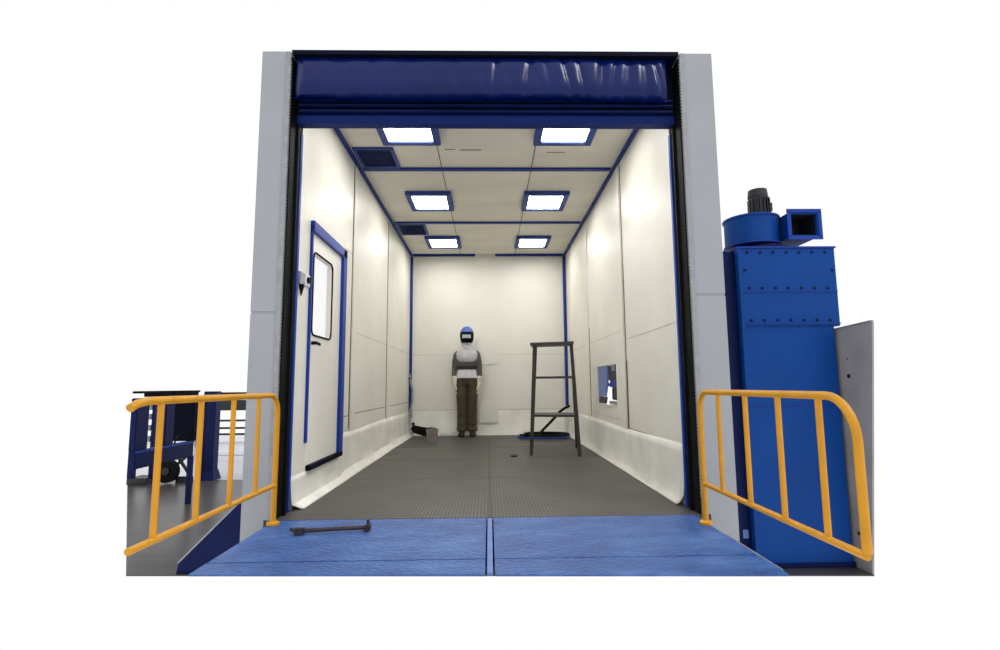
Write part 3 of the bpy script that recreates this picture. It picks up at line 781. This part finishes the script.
# helmet shell and visor
b = MB(); rings = []
for k in range(9):
    a = math.radians(90*k/8.6); z = 1.605+.115*math.sin(a); r = math.cos(a)
    rings.append([Vector(el(.108*r*math.cos(2*math.pi*j/28), -.028+.122*r*math.sin(2*math.pi*j/28), z)) for j in range(28)])
b.rings(rings)
b.tube([el(-.03, -.13, 1.615), el(0, -.152, 1.612), el(.03, -.13, 1.615)], .009, 8)
hel = part(b, 'helmet', HELM, me_)
b = MB(); rings = []
for z, r, d in ((1.452, .074, .100), (1.475, .096, .120), (1.53, .106, .128), (1.59, .110, .130), (1.622, .106, .126)):
    ring = [Vector(el(r*math.cos(math.pi+math.pi*j/16), -.035+d*math.sin(math.pi+math.pi*j/16), z)) for j in range(17)]
    ring += [Vector(el((r-.012)*math.cos(2*math.pi-math.pi*j/16), -.035+(d-.012)*math.sin(2*math.pi-math.pi*j/16), z)) for j in range(17)]
    rings.append(ring)
b.rings(rings); vis = part(b, 'face_shield', BLACK, me_)
b = MB(); rings = []
for z in (1.522, 1.575):
    rings.append([Vector(el(.112*math.cos(math.radians(270+sg)), -.035+.136*math.sin(math.radians(270+sg)), z)) for sg in range(-36, 37, 6)] + [Vector(el(.100*math.cos(math.radians(270+sg)), -.035+.122*math.sin(math.radians(270+sg)), z)) for sg in range(36, -37, -6)])
b.rings(rings); part(b, 'visor_window', LENS, vis)

# ------------------------------------------------------------------ machinery on the left, behind the railing
t = thing('machine_frame', (-3.36, 5.6, ZG), 'blue steel machine frame with a long side beam, behind the left railing', 'machine')
b = MB(); b.box(-3.42, -3.36, 5.14, 6.13, .02, .19, .006); part(b, 'side_beam', NAVY, t)
b = MB(); b.box(-3.365, -3.355, 5.14, 6.13, .168, .192, .003); part(b, 'beam_edge', BLUE, t)
for y0, y1, zb in ((6.06, 6.14, ZG),):
    b = MB(); b.box(-3.40, -3.355, y0+.02, y1, zb, .02, .004); part(b, 'leg', NAVY, t)
b = MB(); b.box(-3.44, -3.38, 5.15, 5.34, .19, .69, .006); part(b, 'post', NAVY, t)
b = MB(); b.box(-3.44, -3.37, 5.60, 5.75, .19, .69, .006); part(b, 'post', NAVY, t)
b = MB(); b.box(-3.58, -3.35, 6.08, 6.20, .19, .70, .006); part(b, 'end_panel', HDARK, t)
b = MB()
for y0, y1 in ((5.20, 5.72), (5.77, 5.88), (5.92, 6.28)): b.box(-3.47, -3.40, y0, y1, .735, .758, .003)
b.box(-3.44, -3.42, 5.33, 6.28, .70, .738)
part(b, 'cable_tray', BLACK, t)
b = MB(); b.tube([(-3.38, 5.75, .13), (-3.40, 5.84, .22), (-3.42, 5.92, .26), (-3.40, 6.02, .31)], .010, 8); part(b, 'cable', BLACK, t)

t = thing('wheeled_cart', (-4.5, 7.4, ZG), 'dark low cart with grey slatted side and a black wheel behind the blue machine frame', 'cart')
b = MB(); b.box(-4.87, -4.60, 7.3, 7.6, ZG, ZG+.085, .006); part(b, 'base', DARKM, t)
b = MB(); b.box(-4.87, -4.81, 7.30, 7.40, ZG+.085, .60, .004); part(b, 'post', NAVY, t)
b = MB(); b.box(-4.62, -4.58, 7.35, 7.42, ZG+.085, .60, .004); part(b, 'post', NAVY, t)
for z in (.10, .25, .40, .53):
    b = MB(); b.box(-4.81, -4.62, 7.33, 7.37, z-.038, z+.038, .003); part(b, 'slat', SLATM, t)
b = MB(); b.cyl((-4.385, 7.35, -.335), .155, .07, 'y', 28); part(b, 'wheel', BLACK, t)
b = MB(); b.cyl((-4.385, 7.335, -.335), .05, .10, 'y', 18); part(b, 'hub', DARKM, t)
b = MB(); b.bar((-4.60, 7.46, ZG+.07), (-4.385, 7.46, -.335), .05, .03); b.bar((-4.385, 7.46, -.335), (-4.12, 7.46, -.10), .04, .03); b.bar((-4.35, 7.45, -.07), (-4.10, 7.45, -.42), .035, .03); b.box(-4.30, -4.08, 7.44, 7.48, ZG, -.42)
part(b, 'linkage', DARKM, t)

t = thing('steel_post', (-3.96, 7.66, ZG), 'dark blue steel post with a flared foot beside the left column', 'post')
b = MB(); b.box(-4.02, -3.89, 7.60, 7.75, ZG, .735, .006); part(b, 'shaft', NAVY, t)
b = MB(); 
b.rings([[Vector((-3.955+h*sx_, 7.675+h*sy_, z)) for sx_, sy_ in ((-1, -1), (1, -1), (1, 1), (-1, 1))] for h, z in ((.105, ZG), (.10, ZG+.02), (.072, ZG+.14))]); part(b, 'foot', NAVY, t)
b = MB(); b.box(-4.075, -4.025, 7.62, 7.70, ZG, .735, .006); part(b, 'side_rail', NAVY, t)

t = thing('barrier_rail', (-5.8, 12, ZG), 'grey horizontal rails of a far barrier between the blue post and the left column', 'barrier')
for z in (.055, -.11, -.245):
    b = MB(); b.box(-6.6, -5.3, 11.98, 12.02, z-.022, z+.022, .004); part(b, 'rail', DARKM, t)
for x_ in (-6.55, -5.3):
    b = MB(); b.box(x_-.03, x_+.03, 12.02, 12.07, ZG, .12); part(b, 'post', SLATM, t)
t = thing('storage_box', (-5.8, 12.3, ZG), 'black equipment box on a far stand seen between the railing spindles beside the left column', 'box')
b = MB(); b.box(-6.35, -5.3, 12.2, 12.5, .27, .50, .01); part(b, 'case', DARKM, t)
b = MB(); b.box(-6.45, -5.3, 12.2, 12.5, .56, .68, .01); part(b, 'upper_case', BLACK, t)
for q_ in (-6.4, -5.36):
    b = MB(); b.box(q_, q_+.06, 12.2, 12.5, ZG, .57); part(b, 'leg', SLATM, t)
